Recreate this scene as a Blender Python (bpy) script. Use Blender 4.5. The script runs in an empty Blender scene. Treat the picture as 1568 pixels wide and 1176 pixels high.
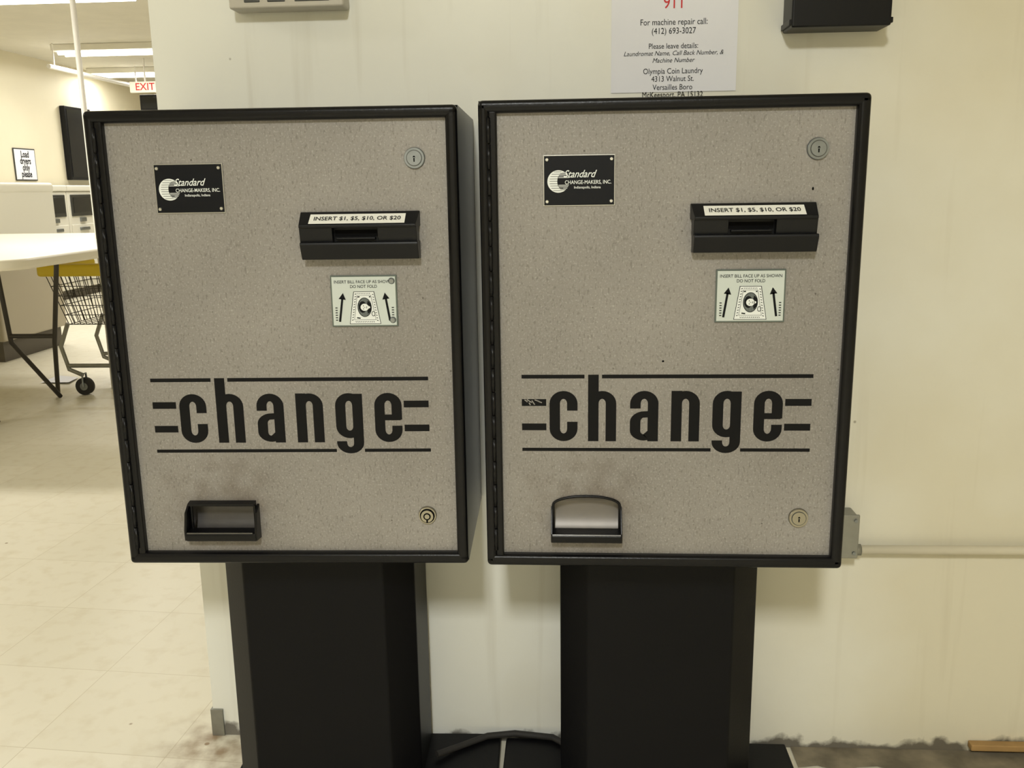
import bpy, bmesh, math, random
from mathutils import Vector, Matrix
random.seed(4)
S=bpy.context.scene
try:
    S.view_settings.view_transform='Standard'
    S.view_settings.look='None'
except Exception: pass
H=1.013
WALLY=1.53
CEIL=2.42

# ---------------------------------------------------------------- materials
def srgb(r,g,b):
    f=lambda c:(c/255/12.92) if c/255<=.04045 else ((c/255+.055)/1.055)**2.4
    return (f(r),f(g),f(b),1)
def mat(name,col,rough=.5,metal=0,noise=None,bump=0,bscale=200,spec=.5,emit=None,estr=0,coat=0):
    m=bpy.data.materials.new(name); m.use_nodes=True
    nt=m.node_tree; b=nt.nodes['Principled BSDF']
    b.inputs['Base Color'].default_value=col; b.inputs['Roughness'].default_value=rough
    b.inputs['Metallic'].default_value=metal
    b.inputs['Specular IOR Level'].default_value=spec
    if coat: b.inputs['Coat Weight'].default_value=coat
    if emit: b.inputs['Emission Color'].default_value=emit; b.inputs['Emission Strength'].default_value=estr
    tc=nt.nodes.new('ShaderNodeTexCoord')
    if noise:
        sc,amt,dark=noise
        n=nt.nodes.new('ShaderNodeTexNoise'); n.inputs['Scale'].default_value=sc; n.inputs['Detail'].default_value=6
        nt.links.new(tc.outputs['Object'],n.inputs['Vector'])
        r=nt.nodes.new('ShaderNodeValToRGB'); r.color_ramp.elements[0].position=.35; r.color_ramp.elements[1].position=.65
        d=tuple(c*dark for c in col[:3])+(1,)
        r.color_ramp.elements[0].color=tuple(col[i]*(1-amt)+d[i]*amt for i in range(3))+(1,)
        r.color_ramp.elements[1].color=col
        nt.links.new(n.outputs['Fac'],r.inputs['Fac']); nt.links.new(r.outputs['Color'],b.inputs['Base Color'])
    if bump:
        n=nt.nodes.new('ShaderNodeTexNoise'); n.inputs['Scale'].default_value=bscale; n.inputs['Detail'].default_value=4
        nt.links.new(tc.outputs['Object'],n.inputs['Vector'])
        bp=nt.nodes.new('ShaderNodeBump'); bp.inputs['Strength'].default_value=bump; bp.inputs['Distance'].default_value=.001
        nt.links.new(n.outputs['Fac'],bp.inputs['Height']); nt.links.new(bp.outputs['Normal'],b.inputs['Normal'])
    return m
def N(nt,t,**k):
    n=nt.nodes.new(t)
    for a,v in k.items(): setattr(n,a,v)
    return n

def wall_material(name,base,warm):
    m=mat(name,base,.42,spec=.35); nt=m.node_tree; b=nt.nodes['Principled BSDF']; L=nt.links.new
    tc=N(nt,'ShaderNodeTexCoord')
    sx=N(nt,'ShaderNodeSeparateXYZ'); L(tc.outputs['Object'],sx.inputs['Vector'])
    n=N(nt,'ShaderNodeTexNoise'); n.inputs['Scale'].default_value=1.7; n.inputs['Detail'].default_value=5
    L(tc.outputs['Object'],n.inputs['Vector'])
    mx=N(nt,'ShaderNodeMix',data_type='RGBA'); mx.inputs['A'].default_value=base; mx.inputs['B'].default_value=warm
    # noise-broken blend to the yellower tone towards the right of the partition
    gx=N(nt,'ShaderNodeMath',operation='MULTIPLY_ADD'); gx.inputs[1].default_value=.36
    L(sx.outputs['X'],gx.inputs[0]); L(n.outputs['Fac'],gx.inputs[2])
    r=N(nt,'ShaderNodeMapRange'); r.inputs['From Min'].default_value=.42; r.inputs['From Max'].default_value=.78
    L(gx.outputs[0],r.inputs['Value']); L(r.outputs['Result'],mx.inputs['Factor'])
    mp=N(nt,'ShaderNodeMapping'); mp.inputs['Scale'].default_value=(28,28,1.4)
    L(tc.outputs['Object'],mp.inputs['Vector'])
    n2=N(nt,'ShaderNodeTexNoise'); n2.inputs['Scale'].default_value=1.0; n2.inputs['Detail'].default_value=3
    L(mp.outputs['Vector'],n2.inputs['Vector'])
    r2=N(nt,'ShaderNodeMapRange'); r2.inputs['From Min'].default_value=.60; r2.inputs['From Max'].default_value=.8; r2.inputs['To Max'].default_value=.22
    L(n2.outputs['Fac'],r2.inputs['Value'])
    mx2=N(nt,'ShaderNodeMix',data_type='RGBA'); mx2.inputs['B'].default_value=srgb(165,152,122)
    L(mx.outputs['Result'],mx2.inputs['A']); L(r2.outputs['Result'],mx2.inputs['Factor'])
    # small dark specks / scuffs
    vs_=N(nt,'ShaderNodeTexVoronoi'); vs_.inputs['Scale'].default_value=7
    L(tc.outputs['Object'],vs_.inputs['Vector'])
    rs=N(nt,'ShaderNodeMapRange'); rs.inputs['From Min'].default_value=.022; rs.inputs['From Max'].default_value=.012; rs.inputs['To Max'].default_value=.6
    L(vs_.outputs['Distance'],rs.inputs['Value'])
    mxs=N(nt,'ShaderNodeMix',data_type='RGBA'); mxs.inputs['B'].default_value=srgb(110,98,80)
    L(mx2.outputs['Result'],mxs.inputs['A']); L(rs.outputs['Result'],mxs.inputs['Factor'])
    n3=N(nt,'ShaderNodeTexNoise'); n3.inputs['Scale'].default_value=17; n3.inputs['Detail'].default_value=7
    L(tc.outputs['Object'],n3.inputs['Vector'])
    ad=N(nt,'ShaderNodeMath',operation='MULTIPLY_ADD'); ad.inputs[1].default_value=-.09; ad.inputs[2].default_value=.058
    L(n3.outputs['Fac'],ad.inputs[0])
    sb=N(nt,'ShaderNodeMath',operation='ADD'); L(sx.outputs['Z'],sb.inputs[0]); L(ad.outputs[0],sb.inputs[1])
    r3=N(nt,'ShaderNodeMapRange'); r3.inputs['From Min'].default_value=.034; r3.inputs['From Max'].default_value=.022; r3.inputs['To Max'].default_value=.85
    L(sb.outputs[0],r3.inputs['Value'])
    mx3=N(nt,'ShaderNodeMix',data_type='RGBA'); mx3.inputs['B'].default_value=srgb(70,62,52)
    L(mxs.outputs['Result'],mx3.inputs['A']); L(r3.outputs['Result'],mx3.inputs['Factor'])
    L(mx3.outputs['Result'],b.inputs['Base Color'])
    n4=N(nt,'ShaderNodeTexNoise'); n4.inputs['Scale'].default_value=9; n4.inputs['Detail'].default_value=8
    L(tc.outputs['Object'],n4.inputs['Vector'])
    bp=N(nt,'ShaderNodeBump'); bp.inputs['Strength'].default_value=.25; bp.inputs['Distance'].default_value=.006
    L(n4.outputs['Fac'],bp.inputs['Height']); L(bp.outputs['Normal'],b.inputs['Normal'])
    return m

def panel_material():
    m=mat('panel_speckled_laminate',srgb(150,142,133),.45,.1,spec=.35); nt=m.node_tree; b=nt.nodes['Principled BSDF']; L=nt.links.new
    tc=N(nt,'ShaderNodeTexCoord')
    n=N(nt,'ShaderNodeTexNoise'); n.inputs['Scale'].default_value=3.2; n.inputs['Detail'].default_value=4
    L(tc.outputs['Object'],n.inputs['Vector'])
    r=N(nt,'ShaderNodeValToRGB'); e=r.color_ramp.elements
    e[0].position=.35; e[0].color=srgb(132,128,123); e[1].position=.68; e[1].color=srgb(150,146,141)
    L(n.outputs['Fac'],r.inputs['Fac'])
    mp=N(nt,'ShaderNodeMapping'); mp.inputs['Scale'].default_value=(400,400,170)
    L(tc.outputs['Object'],mp.inputs['Vector'])
    n2=N(nt,'ShaderNodeTexNoise'); n2.inputs['Scale'].default_value=1; n2.inputs['Detail'].default_value=3
    L(mp.outputs['Vector'],n2.inputs['Vector'])
    r2=N(nt,'ShaderNodeMapRange'); r2.inputs['From Min'].default_value=.55; r2.inputs['From Max'].default_value=.7; r2.inputs['To Max'].default_value=.42
    L(n2.outputs['Fac'],r2.inputs['Value'])
    mx=N(nt,'ShaderNodeMix',data_type='RGBA'); mx.inputs['B'].default_value=srgb(86,81,75)
    L(r.outputs['Color'],mx.inputs['A']); L(r2.outputs['Result'],mx.inputs['Factor'])
    n5=N(nt,'ShaderNodeTexNoise'); n5.inputs['Scale'].default_value=380; n5.inputs['Detail'].default_value=2
    L(tc.outputs['Object'],n5.inputs['Vector'])
    r5=N(nt,'ShaderNodeMapRange'); r5.inputs['From Min'].default_value=.55; r5.inputs['From Max'].default_value=.72; r5.inputs['To Max'].default_value=.5
    L(n5.outputs['Fac'],r5.inputs['Value'])
    mx5=N(nt,'ShaderNodeMix',data_type='RGBA'); mx5.inputs['B'].default_value=srgb(184,180,175)
    L(mx.outputs['Result'],mx5.inputs['A']); L(r5.outputs['Result'],mx5.inputs['Factor'])
    v=N(nt,'ShaderNodeTexVoronoi'); v.inputs['Scale'].default_value=24; v.inputs['Randomness'].default_value=1
    L(tc.outputs['Object'],v.inputs['Vector'])
    r3=N(nt,'ShaderNodeMapRange'); r3.inputs['From Min'].default_value=.04; r3.inputs['From Max'].default_value=.022; r3.inputs['To Max'].default_value=.7
    L(v.outputs['Distance'],r3.inputs['Value'])
    mx3=N(nt,'ShaderNodeMix',data_type='RGBA'); mx3.inputs['B'].default_value=srgb(66,60,54)
    L(mx5.outputs['Result'],mx3.inputs['A']); L(r3.outputs['Result'],mx3.inputs['Factor'])
    gp=N(nt,'ShaderNodeVectorMath',operation='DISTANCE'); gp.inputs[1].default_value=(.142,.008,-.555)
    L(tc.outputs['Object'],gp.inputs[0])
    n6=N(nt,'ShaderNodeTexNoise'); n6.inputs['Scale'].default_value=34; n6.inputs['Detail'].default_value=5
    L(tc.outputs['Object'],n6.inputs['Vector'])
    g1=N(nt,'ShaderNodeMapRange'); g1.inputs['From Min'].default_value=.105; g1.inputs['From Max'].default_value=.03; g1.inputs['To Max'].default_value=.8
    L(gp.outputs['Value'],g1.inputs['Value'])
    g2=N(nt,'ShaderNodeMapRange'); g2.inputs['From Min'].default_value=.36; g2.inputs['From Max'].default_value=.78
    L(n6.outputs['Fac'],g2.inputs['Value'])
    g3=N(nt,'ShaderNodeMath',operation='MULTIPLY'); L(g1.outputs[0],g3.inputs[0]); L(g2.outputs[0],g3.inputs[1])
    mx4=N(nt,'ShaderNodeMix',data_type='RGBA'); mx4.inputs['B'].default_value=srgb(92,78,66)
    L(mx3.outputs['Result'],mx4.inputs['A']); L(g3.outputs[0],mx4.inputs['Factor'])
    L(mx4.outputs['Result'],b.inputs['Base Color'])
    return m

def floor_material():
    m=mat('floor_vinyl_tile',srgb(226,216,188),.38,spec=.4); nt=m.node_tree; b=nt.nodes['Principled BSDF']; L=nt.links.new
    tc=N(nt,'ShaderNodeTexCoord')
    mp=N(nt,'ShaderNodeMapping'); mp.inputs['Rotation'].default_value=(0,0,math.radians(4))
    L(tc.outputs['Object'],mp.inputs['Vector'])
    br=N(nt,'ShaderNodeTexBrick'); br.offset=0; br.squash=1
    br.inputs['Scale'].default_value=1; br.inputs['Brick Width'].default_value=.28; br.inputs['Row Height'].default_value=.28
    br.inputs['Mortar Size'].default_value=.0012; br.inputs['Mortar Smooth'].default_value=.5; br.inputs['Bias'].default_value=0
    br.inputs['Color1'].default_value=srgb(229,223,204); br.inputs['Color2'].default_value=srgb(224,218,198); br.inputs['Mortar'].default_value=srgb(205,196,172)
    L(mp.outputs['Vector'],br.inputs['Vector'])
    n=N(nt,'ShaderNodeTexNoise'); n.inputs['Scale'].default_value=22; n.inputs['Detail'].default_value=7
    L(tc.outputs['Object'],n.inputs['Vector'])
    r=N(nt,'ShaderNodeMapRange'); r.inputs['From Min'].default_value=.5; r.inputs['From Max'].default_value=.75; r.inputs['To Max'].default_value=.45
    L(n.outputs['Fac'],r.inputs['Value'])
    mx=N(nt,'ShaderNodeMix',data_type='RGBA'); mx.inputs['B'].default_value=srgb(204,192,164)
    L(br.outputs['Color'],mx.inputs['A']); L(r.outputs['Result'],mx.inputs['Factor'])
    v=N(nt,'ShaderNodeTexVoronoi'); v.inputs['Scale'].default_value=5
    L(tc.outputs['Object'],v.inputs['Vector'])
    r3=N(nt,'ShaderNodeMapRange'); r3.inputs['From Min'].default_value=.03; r3.inputs['From Max'].default_value=.02
    L(v.outputs['Distance'],r3.inputs['Value'])
    mx3=N(nt,'ShaderNodeMix',data_type='RGBA'); mx3.inputs['B'].default_value=srgb(150,130,100)
    L(mx.outputs['Result'],mx3.inputs['A']); L(r3.outputs['Result'],mx3.inputs['Factor'])
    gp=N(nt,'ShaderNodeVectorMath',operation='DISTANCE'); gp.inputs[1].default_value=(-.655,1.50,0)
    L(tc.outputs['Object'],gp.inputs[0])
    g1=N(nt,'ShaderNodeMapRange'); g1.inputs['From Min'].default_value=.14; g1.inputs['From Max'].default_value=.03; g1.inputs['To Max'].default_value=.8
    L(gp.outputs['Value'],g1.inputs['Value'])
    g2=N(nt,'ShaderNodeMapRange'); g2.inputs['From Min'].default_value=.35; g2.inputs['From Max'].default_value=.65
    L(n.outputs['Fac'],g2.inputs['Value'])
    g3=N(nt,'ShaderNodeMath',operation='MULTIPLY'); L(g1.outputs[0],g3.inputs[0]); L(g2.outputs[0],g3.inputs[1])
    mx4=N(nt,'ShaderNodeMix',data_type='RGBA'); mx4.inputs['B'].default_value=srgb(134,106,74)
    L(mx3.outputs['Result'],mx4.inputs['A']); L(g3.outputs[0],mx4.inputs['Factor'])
    L(mx4.outputs['Result'],b.inputs['Base Color'])
    return m

M_wall=wall_material('wall_paint_cream',srgb(236,236,227),srgb(219,213,192))
M_wallbg=mat('wall_paint_back',srgb(230,222,196),.6,noise=(2,.4,.9))
M_ceil=mat('ceiling_paint',srgb(218,214,200),.8,noise=(6,.5,.88))
M_floor=floor_material()
M_panel=panel_material()
M_blk=mat('black_powdercoat',srgb(12,12,14),.3,bump=.2,bscale=350,spec=.24)
M_blkped=mat('black_pedestal_paint',srgb(14,14,16),.42,bump=.12,bscale=250,spec=.14)
M_blkpl=mat('black_plastic',srgb(13,14,17),.38,spec=.26)
M_dark=mat('slot_black',srgb(5,5,6),.7,spec=.1)
M_decal=mat('decal_black',srgb(15,15,16),.55,spec=.14)
M_plate=mat('nameplate_black',srgb(12,14,20),.4,spec=.2)
M_white=mat('print_white',srgb(226,230,228),.5)
M_label=mat('label_white',srgb(238,238,230),.5)
M_silver=mat('brushed_aluminium',srgb(190,190,188),.32,.9)
M_steel=mat('zinc_steel',srgb(145,150,153),.35,.85,noise=(60,.5,.7))
M_steeld=mat('steel_dark',srgb(90,92,92),.35,.85)
M_brassy=mat('nickel_lock',srgb(158,153,138),.32,.9)
M_instr=mat('instruction_plate',srgb(198,206,202),.4,.1)
M_instrb=mat('instruction_cover_edge',srgb(96,106,102),.3,.3)
M_ink=mat('ink_black',srgb(16,18,20),.6,spec=.15)
M_inkg=mat('ink_half_tone',srgb(120,126,124),.6,spec=.15)
M_red=mat('ink_red',srgb(205,38,40),.6)
M_paper=mat('paper_white',srgb(236,237,244),.7,noise=(12,.3,.95))
M_cupgrey=mat('cup_worn_metal',srgb(128,123,117),.42,.4,noise=(25,.5,.75))
M_cupdark=mat('cup_dark_metal',srgb(92,89,88),.32,.4,noise=(25,.5,.6))
M_chrome=mat('worn_chrome',srgb(110,110,110),.25,.9)
M_beige=mat('beige_enamel',srgb(190,185,172),.4)
M_conduit=mat('conduit_painted',srgb(218,209,184),.45)
M_elec=mat('galvanised_box',srgb(150,150,142),.45,.6,noise=(40,.5,.7))
M_washer=mat('washer_enamel',srgb(230,227,214),.35)
M_washert=mat('washer_side_taupe',srgb(176,167,147),.5)
M_kick=mat('kick_grey',srgb(88,82,72),.6)
M_glass=mat('dark_glass',srgb(28,30,32),.12)
M_table=mat('table_laminate_white',srgb(240,233,214),.35)
M_tleg=mat('table_leg_dark',srgb(58,54,48),.4,.3)
M_yel=mat('yellow_plastic',srgb(222,194,36),.45)
M_wire=mat('cart_wire',srgb(70,68,62),.35,.6)
M_rub=mat('rubber',srgb(40,38,36),.7)
M_pole=mat('pole_white',srgb(236,233,226),.4)
M_wood=mat('bare_wood',srgb(178,142,90),.7,noise=(20,.6,.6))
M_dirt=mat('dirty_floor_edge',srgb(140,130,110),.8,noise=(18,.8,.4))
M_tube=mat('tube_glow',srgb(255,250,235),.5,emit=(1,.96,.86,1),estr=9)
M_screw=mat('screw_head',srgb(205,205,200),.3,.85)

# ---------------------------------------------------------------- helpers
def empty(name,loc=(0,0,0),rz=0):
    e=bpy.data.objects.new(name,None); e.location=loc; e.rotation_euler=(0,0,rz); e.empty_display_size=.05
    S.collection.objects.link(e); return e
def addmesh(name,me,m,parent=None,smooth=False):
    o=bpy.data.objects.new(name,me); S.collection.objects.link(o)
    if m:
        me.materials.clear(); me.materials.append(m)
    if parent: o.parent=parent
    if smooth:
        for p in me.polygons: p.use_smooth=True
    return o
def raw(name,vs,fs,m,parent=None,smooth=False,bevel=0,seg=2):
    me=bpy.data.meshes.new(name); me.from_pydata([tuple(v) for v in vs],[],fs); me.update()
    bm=bmesh.new(); bm.from_mesh(me); bmesh.ops.recalc_face_normals(bm,faces=bm.faces); bm.to_mesh(me); bm.free()
    o=addmesh(name,me,m,parent,smooth)
    if bevel:
        b=o.modifiers.new('bev','BEVEL'); b.width=bevel; b.segments=seg; b.limit_method='ANGLE'; b.angle_limit=math.radians(25)
        for p in me.polygons: p.use_smooth=True
        o.modifiers.new('wn','WEIGHTED_NORMAL')
    return o
def box(name,a,b,m,parent=None,bevel=0,seg=2):
    x0,y0,z0=a; x1,y1,z1=b
    vs=[(x0,y0,z0),(x1,y0,z0),(x1,y1,z0),(x0,y1,z0),(x0,y0,z1),(x1,y0,z1),(x1,y1,z1),(x0,y1,z1)]
    fs=[(0,1,2,3),(4,5,6,7),(0,1,5,4),(1,2,6,5),(2,3,7,6),(3,0,4,7)]
    return raw(name,vs,fs,m,parent,bevel=bevel,seg=seg)
def mb(name,u0,u1,v0,v1,y0,y1,m,parent,bevel=0,seg=2):
    return box(name,(u0/1000,y0/1000,-v1/1000),(u1/1000,y1/1000,-v0/1000),m,parent,bevel/1000,seg)
def prism_u(name,prof,u0,u1,m,parent,taper=0,bevel=0):
    n=len(prof); ymin=min(p[0] for p in prof)
    def tp(y): return taper*(y/ymin) if ymin else 0
    vs=[((u0+tp(y))/1000,y/1000,-v/1000) for y,v in prof]+[((u1-tp(y))/1000,y/1000,-v/1000) for y,v in prof]
    fs=[tuple(range(n)),tuple(range(n,2*n))]+[(i,(i+1)%n,n+(i+1)%n,n+i) for i in range(n)]
    return raw(name,vs,fs,m,parent,bevel=bevel/1000)
def cyl(name,p0,p1,r,m,parent=None,seg=24,r2=None,smooth=True,bevel=0):
    p0=Vector(p0); p1=Vector(p1); d=p1-p0
    bm=bmesh.new(); bmesh.ops.create_cone(bm,cap_ends=True,segments=seg,radius1=r,radius2=r if r2 is None else r2,depth=d.length)
    rot=d.to_track_quat('Z','Y').to_matrix().to_4x4()
    bm.transform(Matrix.Translation((p0+p1)/2)@rot)
    me=bpy.data.meshes.new(name); bm.to_mesh(me); bm.free()
    o=addmesh(name,me,m,parent)
    if smooth:
        for p in me.polygons: p.use_smooth=len(p.vertices)==4
    return o
def tube(name,pts,r,m,parent=None,cyclic=False,res=3,smoothc=False):
    cu=bpy.data.curves.new(name,'CURVE'); cu.dimensions='3D'; cu.bevel_depth=r; cu.bevel_resolution=res; cu.use_fill_caps=True
    lst=pts if isinstance(pts[0][0],(tuple,list,Vector)) else [pts]
    for P in lst:
        s=cu.splines.new('POLY'); s.points.add(len(P)-1)
        for i,p in enumerate(P): s.points[i].co=(p[0],p[1],p[2],1)
        s.use_cyclic_u=cyclic
    t=bpy.data.objects.new('tmp',cu); S.collection.objects.link(t)
    dg=bpy.context.evaluated_depsgraph_get(); me=bpy.data.meshes.new_from_object(t.evaluated_get(dg)); me.name=name
    bpy.data.objects.remove(t); bpy.data.curves.remove(cu)
    return addmesh(name,me,m,parent,smooth=True)
RX=Matrix.Rotation(math.pi/2,4,'X')
def flat(name,outs,y,m,parent,ext=0):
    cu=bpy.data.curves.new(name,'CURVE'); cu.dimensions='2D'; cu.fill_mode='BOTH'; cu.extrude=ext/1000
    for P in outs:
        s=cu.splines.new('POLY'); s.points.add(len(P)-1)
        for i,p in enumerate(P): s.points[i].co=(p[0]/1000,-p[1]/1000,0,1)
        s.use_cyclic_u=True
    t=bpy.data.objects.new('tmp',cu); S.collection.objects.link(t)
    dg=bpy.context.evaluated_depsgraph_get(); me=bpy.data.meshes.new_from_object(t.evaluated_get(dg)); me.name=name
    bpy.data.objects.remove(t); bpy.data.curves.remove(cu)
    me.transform(Matrix.Translation((0,y/1000,0))@RX)
    return addmesh(name,me,m,parent)
def text(name,body,size,u,v,y,m,parent,align='CENTER',shear=0,sx=1,bold=0,rot=0,M=None):
    cu=bpy.data.curves.new(name,'FONT'); cu.body=body; cu.size=size/1000; cu.align_x=align; cu.align_y='CENTER'; cu.shear=shear; cu.offset=bold/1000; cu.resolution_u=3
    t=bpy.data.objects.new('tmp',cu); S.collection.objects.link(t)
    dg=bpy.context.evaluated_depsgraph_get(); me=bpy.data.meshes.new_from_object(t.evaluated_get(dg)); me.name=name
    bpy.data.objects.remove(t); bpy.data.curves.remove(cu)
    T=Matrix.Translation((u/1000,y/1000,-v/1000))
    me.transform(T@(M or Matrix.Identity(4))@RX@Matrix.Rotation(rot,4,'Z')@Matrix.Diagonal((sx,1,1,1)))
    return addmesh(name,me,m,parent)
def ell(cx,cy,rx,ry,a0=0,a1=360,n=28):
    return [(cx+rx*math.cos(math.radians(a0+(a1-a0)*i/n)),cy+ry*math.sin(math.radians(a0+(a1-a0)*i/n))) for i in range(n+(0 if a1-a0==360 else 1))]

class Strokes:
    def __init__(s): s.v=[]; s.f=[]
    def path(s,P,wx,wy,y,closed=False):
        n=len(P); base=len(s.v)
        for i in range(n):
            a=P[(i-1)%n] if (closed or i>0) else P[i]; b=P[(i+1)%n] if (closed or i<n-1) else P[i]
            tx,ty=b[0]-a[0],b[1]-a[1]; l=math.hypot(tx,ty) or 1; nx,ny=-ty/l,tx/l
            ox,oy=nx*wx/2,ny*wy/2
            s.v.append(((P[i][0]+ox)/1000,y/1000,-(P[i][1]+oy)/1000)); s.v.append(((P[i][0]-ox)/1000,y/1000,-(P[i][1]-oy)/1000))
        for i in range(n if closed else n-1):
            j=(i+1)%n; s.f.append((base+2*i,base+2*i+1,base+2*j+1,base+2*j))
    def rect(s,u0,u1,v0,v1,y):
        b=len(s.v); s.v+=[(u0/1000,y/1000,-v0/1000),(u1/1000,y/1000,-v0/1000),(u1/1000,y/1000,-v1/1000),(u0/1000,y/1000,-v1/1000)]; s.f.append((b,b+1,b+2,b+3))
    def done(s,name,m,parent): 
        me=bpy.data.meshes.new(name); me.from_pydata(s.v,[],s.f); me.update(); return addmesh(name,me,m,parent)

def change_decal(par,Y,dv):
    s=Strokes(); y=Y
    b0=457.5+dv; t0=385.5+dv
    WX,WY=14.6,11.2
    s.rect(52,139,362.5+dv,367.8+dv,y); s.rect(163,449,362.5+dv,367.8+dv,y)
    s.rect(52,314,467.3+dv,472+dv,y); s.rect(354.5,449.5,467.3+dv,472+dv,y)
    for v in (397+dv,432+dv):
        s.rect(52,86,v,v+9.8,y); s.rect(413,448.5,v,v+9.8,y)
    def k(i): return y-.02*i
    def top(x0,x1,t,r=12.5):
        cx=(x0+x1)/2; rx=(x1-x0)/2-WX/2
        return ell(cx,t+WY/2+r,rx,r,180,360,14)
    def bot(x0,x1,b,r=12.5):
        cx=(x0+x1)/2; rx=(x1-x0)/2-WX/2
        return ell(cx,b-WY/2-r,rx,r,0,180,14)
    # c
    x0,x1=90.5,129.5
    P=[(x1-WX/2,t0+28)]+top(x0,x1,t0)[::-1]+bot(x0,x1,b0)[::-1]+[(x1-WX/2,b0-28)]
    s.path(P,WX,WY,k(1))
    # h
    x0,x1=144,183
    s.rect(x0,x0+WX,362.5+dv,b0,k(1)); s.path(top(x0,x1,t0)+[(x1-WX/2,b0)],WX,WY,k(2))
    # a
    x0,x1=202,241
    s.path([(x0+WX/2,t0+25)]+top(x0,x1,t0)+[(x1-WX/2,b0)],WX,WY,k(1))
    cx=(x0+x1)/2; rx=(x1-x0)/2-WX/2
    s.path([(x1-WX/2,t0+33),(x1-WX/2-5,t0+33)]+[(cx+2-(rx+2)*math.sin(math.radians(a)),t0+44-11*math.cos(math.radians(a))) for a in range(20,91,10)]+bot(x0,x1,b0,10)[::-1][0:9]+[(x1-WX/2,b0-14)],WX,9,k(2))
    # n
    x0,x1=258.5,297.5
    s.rect(x0,x0+WX,t0,b0,k(1)); s.path(top(x0,x1,t0)+[(x1-WX/2,b0)],WX,WY,k(2))
    # g
    x0,x1=315,354
    s.path(top(x0,x1,t0)+bot(x0,x1,b0-6,12),WX,WY,k(1),closed=True)
    s.path([(x1-WX/2,t0+1),(x1-WX/2,458+dv)]+bot(x0,x1,475+dv,11)[1:]+[(x0+WX/2,456+dv)],WX,9.5,k(2))
    # e
    x0,x1=371,410
    mid=(t0+b0)/2
    s.path([(x1-WX/2,mid+3)]+top(x0,x1,t0)[::-1]+bot(x0,x1,b0)[::-1]+[(x1-WX/2,b0-24)],WX,WY,k(1))
    s.rect(x0+6,x1-2,mid-4.5,mid+4,k(2))
    return s.done('change_lettering',M_decal,par)

def lock(name,u,v,r,par,m,tubular=False):
    cyl(name+'_flange',(u/1000,.0085,-v/1000),(u/1000,.0035,-v/1000),r/1000,m,par,36,r2=(r-1.2)/1000)
    if tubular:
        cyl(name+'_groove',(u/1000,.004,-v/1000),(u/1000,.0032,-v/1000),(r*.80)/1000,M_dark,par,32)
        cyl(name+'_barrel',(u/1000,.004,-v/1000),(u/1000,.0003,-v/1000),(r*.66)/1000,M_brassy,par,32)
        cyl(name+'_core',(u/1000,.003,-v/1000),(u/1000,.0001,-v/1000),(r*.4)/1000,M_dark,par,20)
        cyl(name+'_pin',(u/1000,.003,-v/1000),(u/1000,-.0004,-v/1000),(r*.26)/1000,M_brassy,par,20)
        flat(name+'_notch',[[(u-1.2,v+5),(u+1.2,v+5),(u+1.2,v+9.5),(u-1.2,v+9.5)]],-.1,M_dark,par)
    else:
        cyl(name+'_recess',(u/1000,.004,-v/1000),(u/1000,.0032,-v/1000),(r*.74)/1000,M_steeld,par,32)
        cyl(name+'_core',(u/1000,.004,-v/1000),(u/1000,.0022,-v/1000),(r*.66)/1000,m,par,32)
        flat(name+'_keyway',[[(u-.8,v-1),(u+.8,v-1),(u+.8,v+5),(u-.8,v+5)],ell(u,v-1.4,1.5,1.5)],2.0,M_dark,par)

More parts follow.
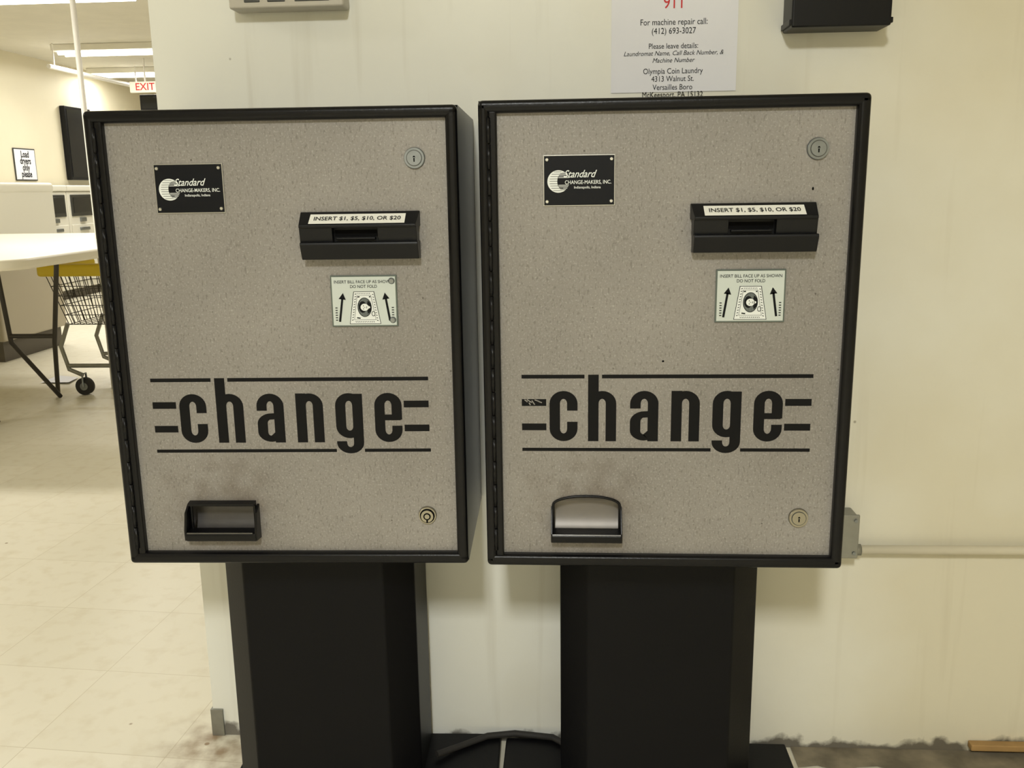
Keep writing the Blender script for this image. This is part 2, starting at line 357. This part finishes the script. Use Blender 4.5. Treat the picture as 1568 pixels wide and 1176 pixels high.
def change_machine(name,loc,rz,dx,variant):
    E=empty(name,loc,rz)
    W,HH,D=500,641.5,282
    ML,MR,MT,MB=24,16,16,15.7
    PY=8.0
    dv=3.5 if variant==1 else 2.0
    vs=[]
    for y in (10,D):
        for (u,v) in ((0,0),(W,0),(W,HH),(0,HH)): vs.append((u/1000,y/1000,-v/1000))
    fs=[(0,1,5,4),(1,2,6,5),(2,3,7,6),(3,0,4,7),(4,5,6,7)]
    raw('cabinet_shell',vs,fs,M_blk,E)
    mb('frame_top',0,W,0,MT,-4,20,M_blk,E,6,4)
    mb('frame_bottom',0,W,HH-MB,HH+1,-4,20,M_blk,E,6,4)
    mb('frame_hinge_side',0,14,1,HH-1,-4,20,M_blk,E,6,4)
    mb('frame_lock_side',W-MR,W,1,HH-1,-4,20,M_blk,E,6,4)
    mb('door_stile',13,ML,MT-3,HH-MB+3,-1.5,18,M_blk,E,2.5,3)
    n=18
    for i in range(n):
        v0=MT+6+i*(HH-MT-MB-12)/n; v1=v0+(HH-MT-MB-12)/n-1.4
        cyl('hinge_knuckle_%d'%i,(.0135,-.0022,-v0/1000),(.0135,-.0022,-v1/1000),.0026,M_blk,E,12)
    cu0,cu1,cv0,cv1=95,189,(541 if variant==2 else 551),600
    if variant==2:
        arch=[(cu0,cv1),(cu0,cv0+12)]+[(142-47*math.cos(math.radians(a)),cv0+12-13*math.sin(math.radians(a))) for a in range(10,171,10)]+[(cu1,cv0+12),(cu1,cv1)]
    else:
        arch=[(cu0,cv1),(cu0,cv0+5),(cu0+5,cv0),(cu1-5,cv0),(cu1,cv0+5),(cu1,cv1)]
    flat('face_panel',[[(ML-1,MT-1),(W-MR+1,MT-1),(W-MR+1,HH-MB+1),(ML-1,HH-MB+1)],arch],PY+.6,M_panel,E,.6)
    vs=[];fs=[]
    prof=[(PY,cv0-3),(PY+22,cv0+2)]+[(PY+22-22*(1-math.cos(math.radians(a))),cv0+16+(cv1-cv0-16)*math.sin(math.radians(a))) for a in range(0,91,10)]
    for y,v in prof: vs+= [(cu0/1000-.002,y/1000,-v/1000),(cu1/1000+.002,y/1000,-v/1000)]
    for i in range(len(prof)-1): fs.append((2*i,2*i+1,2*i+3,2*i+2))
    raw('coin_cup_scoop',vs,fs,M_cupgrey if variant==2 else M_cupdark,E,smooth=True)
    for uu,nm in ((cu0-1.5,'left'),(cu1+1.5,'right')):
        raw('coin_cup_cheek_'+nm,[(uu/1000,y/1000,-v/1000) for y,v in [(PY,cv0-3),(PY+24,cv0),(PY+24,cv1+2),(PY,cv1+2)]],[(0,1,2,3)],M_cupdark,E)
    rim=[(p[0]/1000,.0065,-p[1]/1000) for p in arch]
    tube('coin_cup_rim',rim,.0019 if variant==2 else .0026,M_blk,E)
    if variant==2:
        prism_u('coin_cup_lip',[(PY,588),(-14,590),(-16,593),(-13,603),(PY,605)],cu0-2,cu1+2,M_blk,E,bevel=1.2)
    else:
        prism_u('coin_cup_lip',[(PY,590),(-13,591),(-15,594),(-12,604),(PY,605)],cu0-4,cu1+5,M_blk,E,bevel=1.2)
    tube('coin_cup_lip_edge',[((cu0-1)/1000,-.0145,-.5905),((cu1+1)/1000,-.0145,-.5905)],.0012,M_chrome,E)
    for s,nm in ((cu0-(3 if variant==2 else 6),'left'),(cu1+(1 if variant==2 else 3),'right')):
        top=(cv0+2) if variant==1 else cv0+14
        wd=2.2 if variant==2 else 3.4
        prism_u('coin_cup_side_'+nm,[(PY,top),(1 if variant==2 else -6,top+10),(-13,590),(-12,603),(PY,605)],s,s+wd,M_blk,E,bevel=.5)
    if variant==1:
        prism_u('coin_cup_hood',[(PY,cv0-3),(-3,cv0-1),(-2,cv0+3),(PY,cv0+4)],cu0-2,cu1+2,M_blk,E,bevel=.6)
    # name plate
    nu0,nv0,nw,nh=85+dx*.3,70,94.5,66
    mb('nameplate_edge',nu0,nu0+nw,nv0,nv0+nh,6.2,PY,M_silver,E,.4)
    mb('nameplate_face',nu0+1.2,nu0+nw-1.2,nv0+1.2,nv0+nh-1.2,5.8,PY,M_plate,E)
    for a in (5,nw-5):
        for b in (6,nh-6): cyl('nameplate_screw',((nu0+a)/1000,.006,-(nv0+b)/1000),((nu0+a)/1000,.0035,-(nv0+b)/1000),.0027,M_screw,E,16,r2=.0018)
    gx,gy,gr=nu0+20,nv0+34,14.5
    outer=ell(gx,gy,gr,gr,55,305,30)
    inner=ell(gx+6.5,gy,8.0,11.5,285,75,20)
    flat('nameplate_globe',[outer+inner],5.6,M_white,E)
    s=Strokes()
    for i in range(9):
        v=-gr+2.2+i*3.0; hw=math.sqrt(max(0,gr*gr-v*v)); s.rect(gx-hw*.8,gx+hw*.55,gy+v-.25,gy+v+.25,5.45)
    s.done('nameplate_globe_lines',M_plate,E)
    s=Strokes()
    for i in range(5):
        v=-gr+2+i*1.9; hw=math.sqrt(max(0,gr*gr-v*v)); s.rect(gx,gx+hw,gy+v-.4,gy+v+.4,5.5)
        s.rect(gx,gx+hw,gy-v-.4,gy-v+.4,5.5)
    s.done('nameplate_globe_bands',M_white,E)
    text('nameplate_script','Standard',13.5,nu0+47,nv0+25,5.4,M_white,E,shear=.45,sx=.86,bold=.1)
    text('nameplate_company','CHANGE-MAKERS, INC.',6.9,nu0+59,nv0+35.5,5.4,M_white,E,sx=.84,bold=.05)
    text('nameplate_city','Indianapolis, Indiana',4.6,nu0+58,nv0+42,5.4,M_white,E,sx=.95,bold=.04)
    lock('upper_lock',441 if variant==1 else 438.5,67.5,14.5,E,M_steel)
    if variant==1: lock('lower_lock',441.5,571,13.5,E,M_brassy,True)
    else: lock('lower_lock',438.7,570,14,E,M_brassy)
    # bill acceptor bezel
    a0,a1=281+dx,442+dx
    pv=lambda P:[(y,v+dv) for y,v in P]
    prism_u('bill_acceptor_hood',pv([(PY,133),(3,133),(-21,149.5),(-21,153.5),(PY,153.5)]),a0,a1,M_blkpl,E,taper=2,bevel=1)
    mb('bill_acceptor_throat',a0+4,a1-4,153+dv,174+dv,-4,PY,M_blkpl,E,.8)
    prism_u('bill_acceptor_cheek_l',pv([(PY,153),(-18,153),(-14,174),(PY,174)]),a0+1.5,a0+46,M_blkpl,E,bevel=.8)
    prism_u('bill_acceptor_cheek_r',pv([(PY,153),(-18,153),(-14,174),(PY,174)]),a0+107,a1-1.5,M_blkpl,E,bevel=.8)
    mb('bill_slot',a0+47,a0+106,157+dv,166+dv,-4.6,0,M_dark,E)
    mb('bill_slot_tongue',a0+50,a0+103,166.5+dv,170+dv,-12,0,M_blkpl,E,1)
    prism_u('bill_acceptor_lip',pv([(PY,172.5),(-20,172.5),(-21,176),(-12,196),(PY,197)]),a0+2,a1,M_blkpl,E,taper=0,bevel=1)
    def hoodpt(t): return (3+(-24)*t-.5,133+dv+16.5*t-.3)
    y0,v0=hoodpt(.2); y1,v1=hoodpt(.92)
    raw('acceptor_label',[((a0+15)/1000,y0/1000,-v0/1000),((a1-17)/1000,y0/1000,-v0/1000),((a1-17)/1000,y1/1000,-v1/1000),((a0+15)/1000,y1/1000,-v1/1000)],[(0,1,2,3)],M_label,E)
    ym,vm=hoodpt(.56); tilt=Matrix.Rotation(-math.atan2(24,16.5),4,'X')
    text('acceptor_label_text','INSERT $1, $5, $10, OR $20',8.8,(a0+a1)/2-1,vm-.4,ym-.5,M_ink,E,sx=1.13,bold=.08,M=tilt@Matrix.Diagonal((1,1,1.3,1)))
    # instruction plate
    p0,q0=316+dx*.8,220+dv*.8
    pw,ph=92,71
    mb('instruction_cover',p0,p0+pw,q0,q0+ph,5.5,PY,M_instrb,E,.5)
    mb('instruction_card',p0+2,p0+pw-2,q0+2,q0+ph-2,5.1,PY,M_instr,E)
    text('instruction_line_1','INSERT BILL FACE UP AS SHOWN',6.0,p0+pw/2,q0+9,4.9,M_ink,E,sx=.92,bold=.04)
    text('instruction_line_2','DO NOT FOLD',6.0,p0+pw/2,q0+15.5,4.9,M_ink,E,sx=.92,bold=.04)
    def arrow(xb,yb,xt,yt,nm):
        s=Strokes()
        L=math.hypot(xt-xb,yt-yb); tx,ty=(xt-xb)/L,(yt-yb)/L; nx,ny=-ty,tx
        s.path([(xb,yb),(xt-tx*7,yt-ty*7)],3,3,4.8)
        b=len(s.v)
        for (px,py) in ((xt,yt),(xt-tx*9+nx*5,yt-ty*9+ny*5),(xt-tx*9-nx*5,yt-ty*9-ny*5)): s.v.append((px/1000,.0048,-py/1000))
        s.f.append((b,b+1,b+2)); s.done(nm,M_ink,E)
    arrow(p0+11,q0+64,p0+17,q0+24,'arrow_l'); arrow(p0+81,q0+63,p0+75,q0+24,'arrow_r')
    bl=[(p0+25,q0+67),(p0+32,q0+22.5),(p0+60,q0+22.5),(p0+68,q0+67)]
    flat('bill_paper',[bl],4.95,M_white,E)
    s=Strokes()
    s.path(bl,1.0,1.0,4.8,closed=True)
    inn=[(p0+31.5,q0+61.5),(p0+36.5,q0+27.5),(p0+55.5,q0+27.5),(p0+61.5,q0+61.5)]
    s.path(inn,.6,.6,4.8,closed=True)
    for i in range(11):
        t=i/10; xl=p0+28+5.6*t; yy=q0+62-36*t
        s.path([(xl,yy),(xl+2.2,yy-.8)],.6,.9,4.7)
        xr=p0+62.8-5.4*t; s.path([(xr,yy),(xr+2.0,yy+.8)],.6,.9,4.7)
    for i in range(11):
        s.path([(p0+33+i*2.5,q0+63.4),(p0+34.2+i*2.5,q0+65)],.7,.7,4.7)
        if i<8: s.path([(p0+37.5+i*2.3,q0+24.4),(p0+38.3+i*2.3,q0+25.8)],.7,.7,4.7)
    for i in range(6):
        s.rect(p0+5.5,p0+8.5,q0+44+i*3.4,q0+45.2+i*3.4,4.7); s.rect(p0+84,p0+87,q0+44+i*3.4,q0+45.2+i*3.4,4.7)
    s.path(ell(p0+58.2,q0+53,2.2,3.2,n=14),.8,.8,4.7,closed=True)
    s.path([(p0+35,q0+58.5),(p0+40,q0+59.2)],2,1.6,4.7); s.path([(p0+53,q0+29.4),(p0+55,q0+29.6)],2,1.6,4.7); s.path([(p0+37,q0+29.6),(p0+40,q0+29.3)],2,1.6,4.7)
    s.done('bill_engraving',M_ink,E)
    px,py=p0+46.3,q0+44
    flat('portrait_oval',[ell(px,py,9.4,13)],4.78,M_inkg,E)
    s=Strokes()
    s.path(ell(px,py,9.4,13),.9,.9,4.66,closed=True)
    for i in range(11):
        uu=-8+i*1.6; hv=13*math.sqrt(max(0,1-(uu/9.4)**2))*.94
        s.rect(px+uu-.2,px+uu+.2,py-hv,py+hv,4.7)
    s.done('portrait_hatching',M_ink,E)
    flat('portrait_hair',[ell(px-2.6,py-.4,5.4,8.0)],4.62,M_ink,E)
    flat('portrait_coat',[[(px+8.8,py-5),(px+4.6,py-9.6),(px+3.6,py-4.5),(px+5,py),(px+3.6,py+5),(px+4.6,py+9.6),(px+8.8,py+5)]],4.62,M_ink,E)
    flat('portrait_face',[ell(px,py,5.6,5.0)],4.56,M_white,E)
    flat('portrait_collar',[[(px+4.6,py-2.2),(px+7.6,py-1),(px+7.6,py+1),(px+4.6,py+2.2)]],4.56,M_white,E)
    s=Strokes()
    s.path([(px-1.6,py-3),(px-1.5,py-1.3)],.8,.8,4.5); s.path([(px-1.6,py+1.3),(px-1.5,py+3)],.8,.8,4.5); s.path([(px+3.0,py-1.3),(px+3.0,py+1.4)],.7,.7,4.5); s.path([(px-1,py-.2),(px+1.4,py+.5)],.5,.5,4.5)
    s.done('portrait_features',M_ink,E)
    if variant==1:
        for b in (8,62): cyl('instruction_screw',((p0+pw-7)/1000,.006,-(q0+b)/1000),((p0+pw-7)/1000,.0025,-(q0+b)/1000),.0052,M_steel,E,18,r2=.003)
    change_decal(E,PY-.15,dv)
    if variant==2:
        s=Strokes()
        for (a,b,c,d) in ((56,398,60,401),(59,397.5,66,402),(66,399,70,405),(70,398,78,401),(62,402,64,405.5),(76,401,80,402)):
            s.path([(a,b+dv),(c,d+dv)],1.6,1.5,PY-.35)
        s.done('lettering_scratches',M_panel,E)
        flat('panel_chip',[ell(435,118,1.3,2.2)],PY-.12,M_dark,E)
        flat('panel_chip',[ell(246,346,1.6,1.4)],PY-.12,M_dark,E)
    zb=-HH/1000+.004; zf=-loc[2]
    so=-.010 if variant==1 else .007
    cs=[(a+so,b) for a,b in [(.140,.098),(.364,.098),(.408,.142),(.408,.275),(.096,.275),(.096,.142)]]
    vs=[(a,b,zb) for a,b in cs]+[(a,b,zf+.014) for a,b in cs]; n=6
    raw('pedestal_column',vs,[tuple(range(n)),tuple(range(n,2*n))]+[(i,(i+1)%n,n+(i+1)%n,n+i) for i in range(n)],M_blkped,E,bevel=.003)
    box('pedestal_foot',(.07 if variant==1 else .0012,.075,zf+.0005),(.5265 if variant==1 else .508,.281,zf+.02),M_blkped,E,.003)
    box('pedestal_cap',(.075,.085,zb-.008),(.425,.28,zb+.001),M_blkped,E,.001)
    return E

change_machine('change_machine',(-.6459,1.2298,H+.1082),.0253,3,1)
change_machine('change_machine',(-.1172,1.2304,H+.1112),0,-3,2)

# ---------------------------------------------------------------- room shell
X0,X1,Y0,Y1=-5.6,2.6,-3.2,12.6
box('floor',(X0-.1,Y0-.1,-.1),(X1+.1,Y1+.1,0),M_floor)
box('ceiling',(X0-.1,Y0-.1,CEIL),(X1+.1,Y1+.1,CEIL+.1),M_ceil)
box('wall_left',(X0-.1,Y0,0),(X0,Y1,CEIL),M_wallbg)
box('wall_right',(X1,Y0,0),(X1+.1,Y1,CEIL),M_wallbg)
box('wall_rear',(X0,Y0-.1,0),(X1,Y0,CEIL),M_wallbg)
box('wall_back',(X0,Y1,0),(X1,Y1+.1,CEIL),M_wallbg)
box('wall_partition',(-.675,WALLY,0),(X1,WALLY+.14,CEIL),M_wall)
box('trim_1',(-.679,WALLY-.004,0),(-.655,WALLY+.144,.055),M_elec,None,.001)
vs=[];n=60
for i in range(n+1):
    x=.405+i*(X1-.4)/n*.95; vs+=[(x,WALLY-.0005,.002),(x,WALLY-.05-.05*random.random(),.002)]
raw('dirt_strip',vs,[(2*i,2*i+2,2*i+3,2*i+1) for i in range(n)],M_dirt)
box('wood_strip',(.72,WALLY-.018,.012),(1.6,WALLY-.001,.024),M_wood,None,.002)

# ---------------------------------------------------------------- notice
E=empty('paper_notice',(.068,WALLY-.0015,H+.445))
box('sheet',(0,0,-.30),(.196,.0008,0),M_paper,E)
def nline(t,ypx,size,m=M_ink,shear=0,sx=.85):
    v=(.445-(.285-ypx/985.0))*1000
    text('notice_line',t,size,97,v,-.4,m,E,shear=shear,sx=sx)
nline('911',7,27,M_red)
nline('For machine repair call:',35,13); nline('(412) 693-3027',48,13)
nline('Please leave details:',70,11.6); nline('Laundromat Name, Call Back Number, &',80.5,9.8,shear=.3,sx=.95); nline('Machine Number',91,9.8,shear=.3,sx=.95)
nline('Olympia Coin Laundry',107,12); nline('4313 Walnut St.',118.5,12); nline('Versailles Boro',131,12); nline('McKeesport, PA 15132',142,12)

# ---------------------------------------------------------------- wall boxes
E=empty('wall_mounted_box',(.333,WALLY,H+.228))
box('case',(0,-.06,0),(.146,0,.22),M_blkpl,E,.003)
box('base_flange',(-.003,-.058,.004),(.149,-.002,.012),M_blkpl,E,.001)
box('front_window',(.02,-.0615,.06),(.126,-.0595,.18),M_glass,E)
E=empty('thermostat_box',(-.529,WALLY,H+.279))
box('case',(0,-.04,0),(.182,0,.12),M_beige,E,.004)
box('vent_slot_1',(.025,-.0412,.009),(.05,-.039,.03),M_steeld,E,.002)
box('vent_slot_2',(.062,-.0412,.009),(.09,-.039,.03),M_steeld,E,.002)
box('vent_slot_3',(.105,-.0412,.009),(.16,-.039,.03),M_steeld,E,.002)

E=empty('electrical_box',(.40,WALLY,H-.621))
box('case',(.03,-.042,0),(.086,0,.074),M_elec,E,.003)
box('cover',(.028,-.046,-.002),(.088,-.041,.076),M_elec,E,.002)
for z in (.008,.066): cyl('cover_screw',(.081,-.046,z),(.081,-.049,z),.003,M_steel,E,12)
cyl('connector',(.086,-.02,.004),(.100,-.02,.004),.0105,M_elec,E,8)
cyl('conduit',(.095,-.02,.004),(2.15,-.02,.014),.0078,M_conduit,E,20)
for x in (.62,1.3): tube('conduit_strap',[(x,-.001,-.018),(x,-.018,-.008),(x,-.0295,.006),(x,-.018,.020),(x,-.001,.03)],.002,M_conduit,E)

tube('power_cord',[(-.235,1.44,.03),(-.2,1.47,.026),(-.15,1.505,.026),(-.10,1.515,.026),(-.03,1.505,.026),(.02,1.46,.026)],.006,M_rub)

# ---------------------------------------------------------------- background
E=empty('folding_table',(-3.05,4.17,.79))
def rrect(x0,x1,y0,y1,r,n=8):
    P=[]
    for cx,cy,a in ((x1-r,y1-r,0),(x0+r,y1-r,90),(x0+r,y0+r,180),(x1-r,y0+r,270)):
        for i in range(n+1):
            t=math.radians(a+90*i/n); P.append((cx+r*math.cos(t),cy+r*math.sin(t)))
    return P
P=rrect(-1.15,1.10,-1.08,1.12,.14); n=len(P)
raw('top',[(a,b,-.04) for a,b in P]+[(a,b,0) for a,b in P],[tuple(range(n)),tuple(range(n,2*n))]+[(i,(i+1)%n,n+(i+1)%n,n+i) for i in range(n)],M_table,E,bevel=.012,seg=3)
for sx in (-.75,.42):
    for sy in (-.62,-.1):
        tube('leg',[[(sx,sy,-.04),(sx+.03,sy,-.45),(sx+.06,sy+.3,-.777)],[(sx+.3,sy,-.04),(sx+.24,sy,-.45),(sx+.02,sy+.35,-.777)],[(sx+.03,sy,-.42),(sx+.24,sy,-.42)]],.011,M_tleg,E)
# laundry cart
E=empty('laundry_cart',(-2.62,4.45,0))
lines=[]
bx0,bx1,by0,by1=0,.62,.0,.42
def lerp(a,b,t): return a+(b-a)*t
def basket(z):
    t=(z-.36)/(.62-.36); k=.06*(1-t); return bx0+k,bx1-k,by0+k,by1-k
for z in (.36,.41,.46,.51,.56,.62):
    a,b,c,d=basket(z); lines.append([(a,c,z),(b,c,z),(b,d,z),(a,d,z),(a,c,z)])
for i in range(17):
    t=i/16
    a,b,c,d=basket(.36); a1,b1,c1,d1=basket(.62)
    lines.append([(lerp(a,b,t),c,.36),(lerp(a1,b1,t),c1,.62)]); lines.append([(lerp(a,b,t),d,.36),(lerp(a1,b1,t),d1,.62)]); lines.append([(lerp(a,b,t),c,.36),(lerp(a,b,t),d,.36)])
for i in range(11):
    t=i/10; a,b,c,d=basket(.36); a1,b1,c1,d1=basket(.62)
    lines.append([(a,lerp(c,d,t),.36),(a1,lerp(c1,d1,t),.62)]); lines.append([(b,lerp(c,d,t),.36),(b1,lerp(c1,d1,t),.62)])
tube('basket',lines,.0022,M_wire,E,res=1)
box('rim_handle',(-.03,-.03,.612),(.62,.05,.672),M_yel,E,.015,3)
box('rim_side',(-.03,.0,.62),(.03,.45,.668),M_yel,E,.012,3)
fr=[]
for y in (.03,.39):
    fr.append([(.07,y,.37),(.02,y,.25),(.05,y,.13),(.12,y,.1)]); fr.append([(.56,y,.37),(.58,y,.25),(.56,y,.1)]); fr.append([(.05,y,.15),(.56,y,.15)])
tube('frame',fr,.011,M_elec,E)
for x in (.13,.56):
    for y in (.02,.40):
        cyl('wheel',(x,y-.014,.045),(x,y+.014,.045),.045,M_rub,E,24); cyl('wheel_hub',(x,y-.017,.045),(x,y+.017,.045),.02,M_steel,E,16)
        tube('fork',[(x,y-.02,.045),(x,y-.018,.11),(x,y+.018,.11),(x,y+.02,.045)],.005,M_steel,E)
# near bank of big washers behind the table
E=empty('front_load_washer',(-5.07,5.34,0))
box('body',(0,0,.13),(1.62,.72,1.02),M_washert,E,.015)
box('kick_base',(.03,.04,0),(1.58,.70,.13),M_kick,E)
box('worktop',(-.01,-.02,1.02),(1.63,.73,1.09),M_washer,E,.02,3)
box('front_upper',(.01,-.012,.72),(1.61,.01,1.02),M_washer,E,.005)
box('side_upper',(1.61,.01,.72),(1.628,.71,1.03),M_washer,E,.005)
for i in range(2):
    cyl('porthole_ring_%d'%i,(.42+i*.76,-.03,.44),(.42+i*.76,.01,.44),.2,M_silver,E,36); cyl('porthole_glass_%d'%i,(.42+i*.76,-.036,.44),(.42+i*.76,-.02,.44),.16,M_glass,E,36)
for i in range(7):
    E=empty('washing_machine',(-4.9,8.36+i*.5,0),math.pi/2)
    w,d=.49,.62
    box('kick_base',(.02,.04,0),(w-.02,d,.09),M_kick,E)
    box('body',(0,0,.09),(w,d,1.04),M_washer,E,.012)
    box('top_cap',(-.002,-.012,1.04),(w+.002,d,1.1),M_washer,E,.012)
    box('window_frame',(.05,-.012,.80),(w-.05,.004,1.01),M_steeld,E,.006)
    box('window_glass',(.08,-.016,.83),(w-.08,-.008,.985),M_glass,E,.004)
    box('door_panel',(.03,-.01,.16),(w-.03,.002,.72),M_washer,E,.008)
    box('handle',(.16,-.03,.66),(w-.16,-.008,.69),M_steel,E,.005)
    box('coin_slide',(w/2-.05,-.02,.745),(w/2+.05,0,.785),M_steel,E,.003)
E=empty('television',(-5.595,10.16,0))
box('bezel',(0,0,1.17),(.06,.56,1.97),M_blkpl,E,.006)
box('screen',(.055,.03,1.20),(.064,.53,1.94),M_glass,E)
box('bracket',(-.0,.2,1.4),(.02,.36,1.7),M_steeld,E)
E=empty('wall_sign',(-5.595,9.2,0))
box('board_edge',(0,-.012,1.158),(.006,.372,1.482),M_steeld,E,.001)
box('board',(0,0,1.17),(.008,.36,1.47),M_paper,E,.001)
for i,t in enumerate(('Load','dryers','only','please')):
    text('sign_text',t,92,0,0,0,M_ink,E,sx=.8,bold=2,M=Matrix.Rotation(math.pi/2,4,'Z')).location=(.0095,.18,1.42-i*.066)
E=empty('exit_door',(-4.9,Y1,0))
box('door_frame',(-.06,-.03,0),(.96,0,2.1),M_beige,E,.004)
box('door_leaf',(0,-.05,.01),(.9,-.02,2.03),M_washert,E,.004)
box('push_bar',(.08,-.10,.95),(.82,-.05,1.0),M_steel,E,.01)
E=empty('exit_sign',(-4.70,10.0,2.07))
box('housing',(0,0,0),(.34,.04,.115),M_washer,E,.006)
text('exit_text','EXIT',105,170,-57,-1,M_red,E,sx=1.0,bold=1)
tube('hanger',[(.17,.02,.11),(.17,.02,CEIL-2.07)],.01,M_pole,E)
E=empty('hanging_monitor',(-4.74,10.3,1.91))
box('case',(0,0,0),(.5,.12,.17),M_blkpl,E,.008)
box('screen',(.02,-.004,.02),(.48,.002,.15),M_glass,E)
tube('hanger',[(.25,.06,.17),(.25,.06,CEIL-1.91)],.012,M_pole,E)
E=empty('support_pole',(-2.415,4.62,0))
cyl('post',(0,0,0),(0,0,CEIL),.014,M_pole,E,20)
cyl('ceiling_flange',(0,0,CEIL-.012),(0,0,CEIL),.05,M_pole,E,24)
E=empty('ceiling_pipe',(-4.9,8.8,2.2))
tube('pipe',[(0,0,0),(0,3.78,0)],.022,M_pole,E)
for y in (.1,1.8,3.2): tube('strap',[(0,y,0),(0,y,CEIL-2.2)],.007,M_pole,E)
raw('paper_scrap',[(-2.9,4.75,.004),(-2.72,4.72,.012),(-2.75,4.88,.006),(-2.88,4.9,.014)],[(0,1,2,3)],M_paper)

# ---------------------------------------------------------------- lights
LC=(1,.98,.925)
def fixture(x,y,w,d,power,col=LC,name='fluorescent_light'):
    E=empty(name,(x,y,CEIL))
    box('housing',(-w/2,-d/2,-.06),(w/2,d/2,0),M_washer,E,.006)
    if w>d:
        for s in (-.22,.22): cyl('tube',(-w/2+.03,s*d,-.072),(w/2-.03,s*d,-.072),.016,M_tube,E,12)
    else:
        for s in (-.22,.22): cyl('tube',(s*w,-d/2+.03,-.072),(s*w,d/2-.03,-.072),.016,M_tube,E,12)
    l=bpy.data.lights.new('lamp','AREA'); l.shape='RECTANGLE'; l.size=w*.95; l.size_y=d*.9; l.energy=power; l.color=col
    o=bpy.data.objects.new('lamp',l); S.collection.objects.link(o); o.parent=E; o.location=(0,0,-.095)
fixture(-.15,-1.3,.22,.60,78,(.99,1,.96))
fixture(-3.2,.6,1.2,.3,31)
fixture(-3.3,3.4,1.2,.3,42)
fixture(-3.6,6.6,1.2,.3,40)
fixture(-4.35,9.1,1.2,.3,28)
fixture(-4.95,10.8,1.1,.3,24)
fixture(-1.0,6.0,1.2,.3,36)
w=bpy.data.worlds.new('World'); S.world=w; w.use_nodes=True
w.node_tree.nodes['Background'].inputs[0].default_value=(1,.98,.93,1); w.node_tree.nodes['Background'].inputs[1].default_value=.1

# ---------------------------------------------------------------- camera
pitch,roll,yaw=.2114,.0149,-.0633
cy,sy=math.cos(yaw),math.sin(yaw)
f=Vector((sy*math.cos(pitch),cy*math.cos(pitch),-math.sin(pitch))); r=Vector((cy,-sy,0)); d=f.cross(r)
if d.z>0: d=-d
c,s_=math.cos(roll),math.sin(roll)
r2=c*r+s_*d; d2=-s_*r+c*d
cam=bpy.data.cameras.new('camera'); co=bpy.data.objects.new('camera',cam); S.collection.objects.link(co)
m=Matrix((( r2.x,-d2.x,-f.x,0),(r2.y,-d2.y,-f.y,0),(r2.z,-d2.z,-f.z,H),(0,0,0,1)))
co.matrix_world=m
cam.sensor_width=36; cam.lens=1400/1568*36; cam.clip_start=.02
S.camera=co
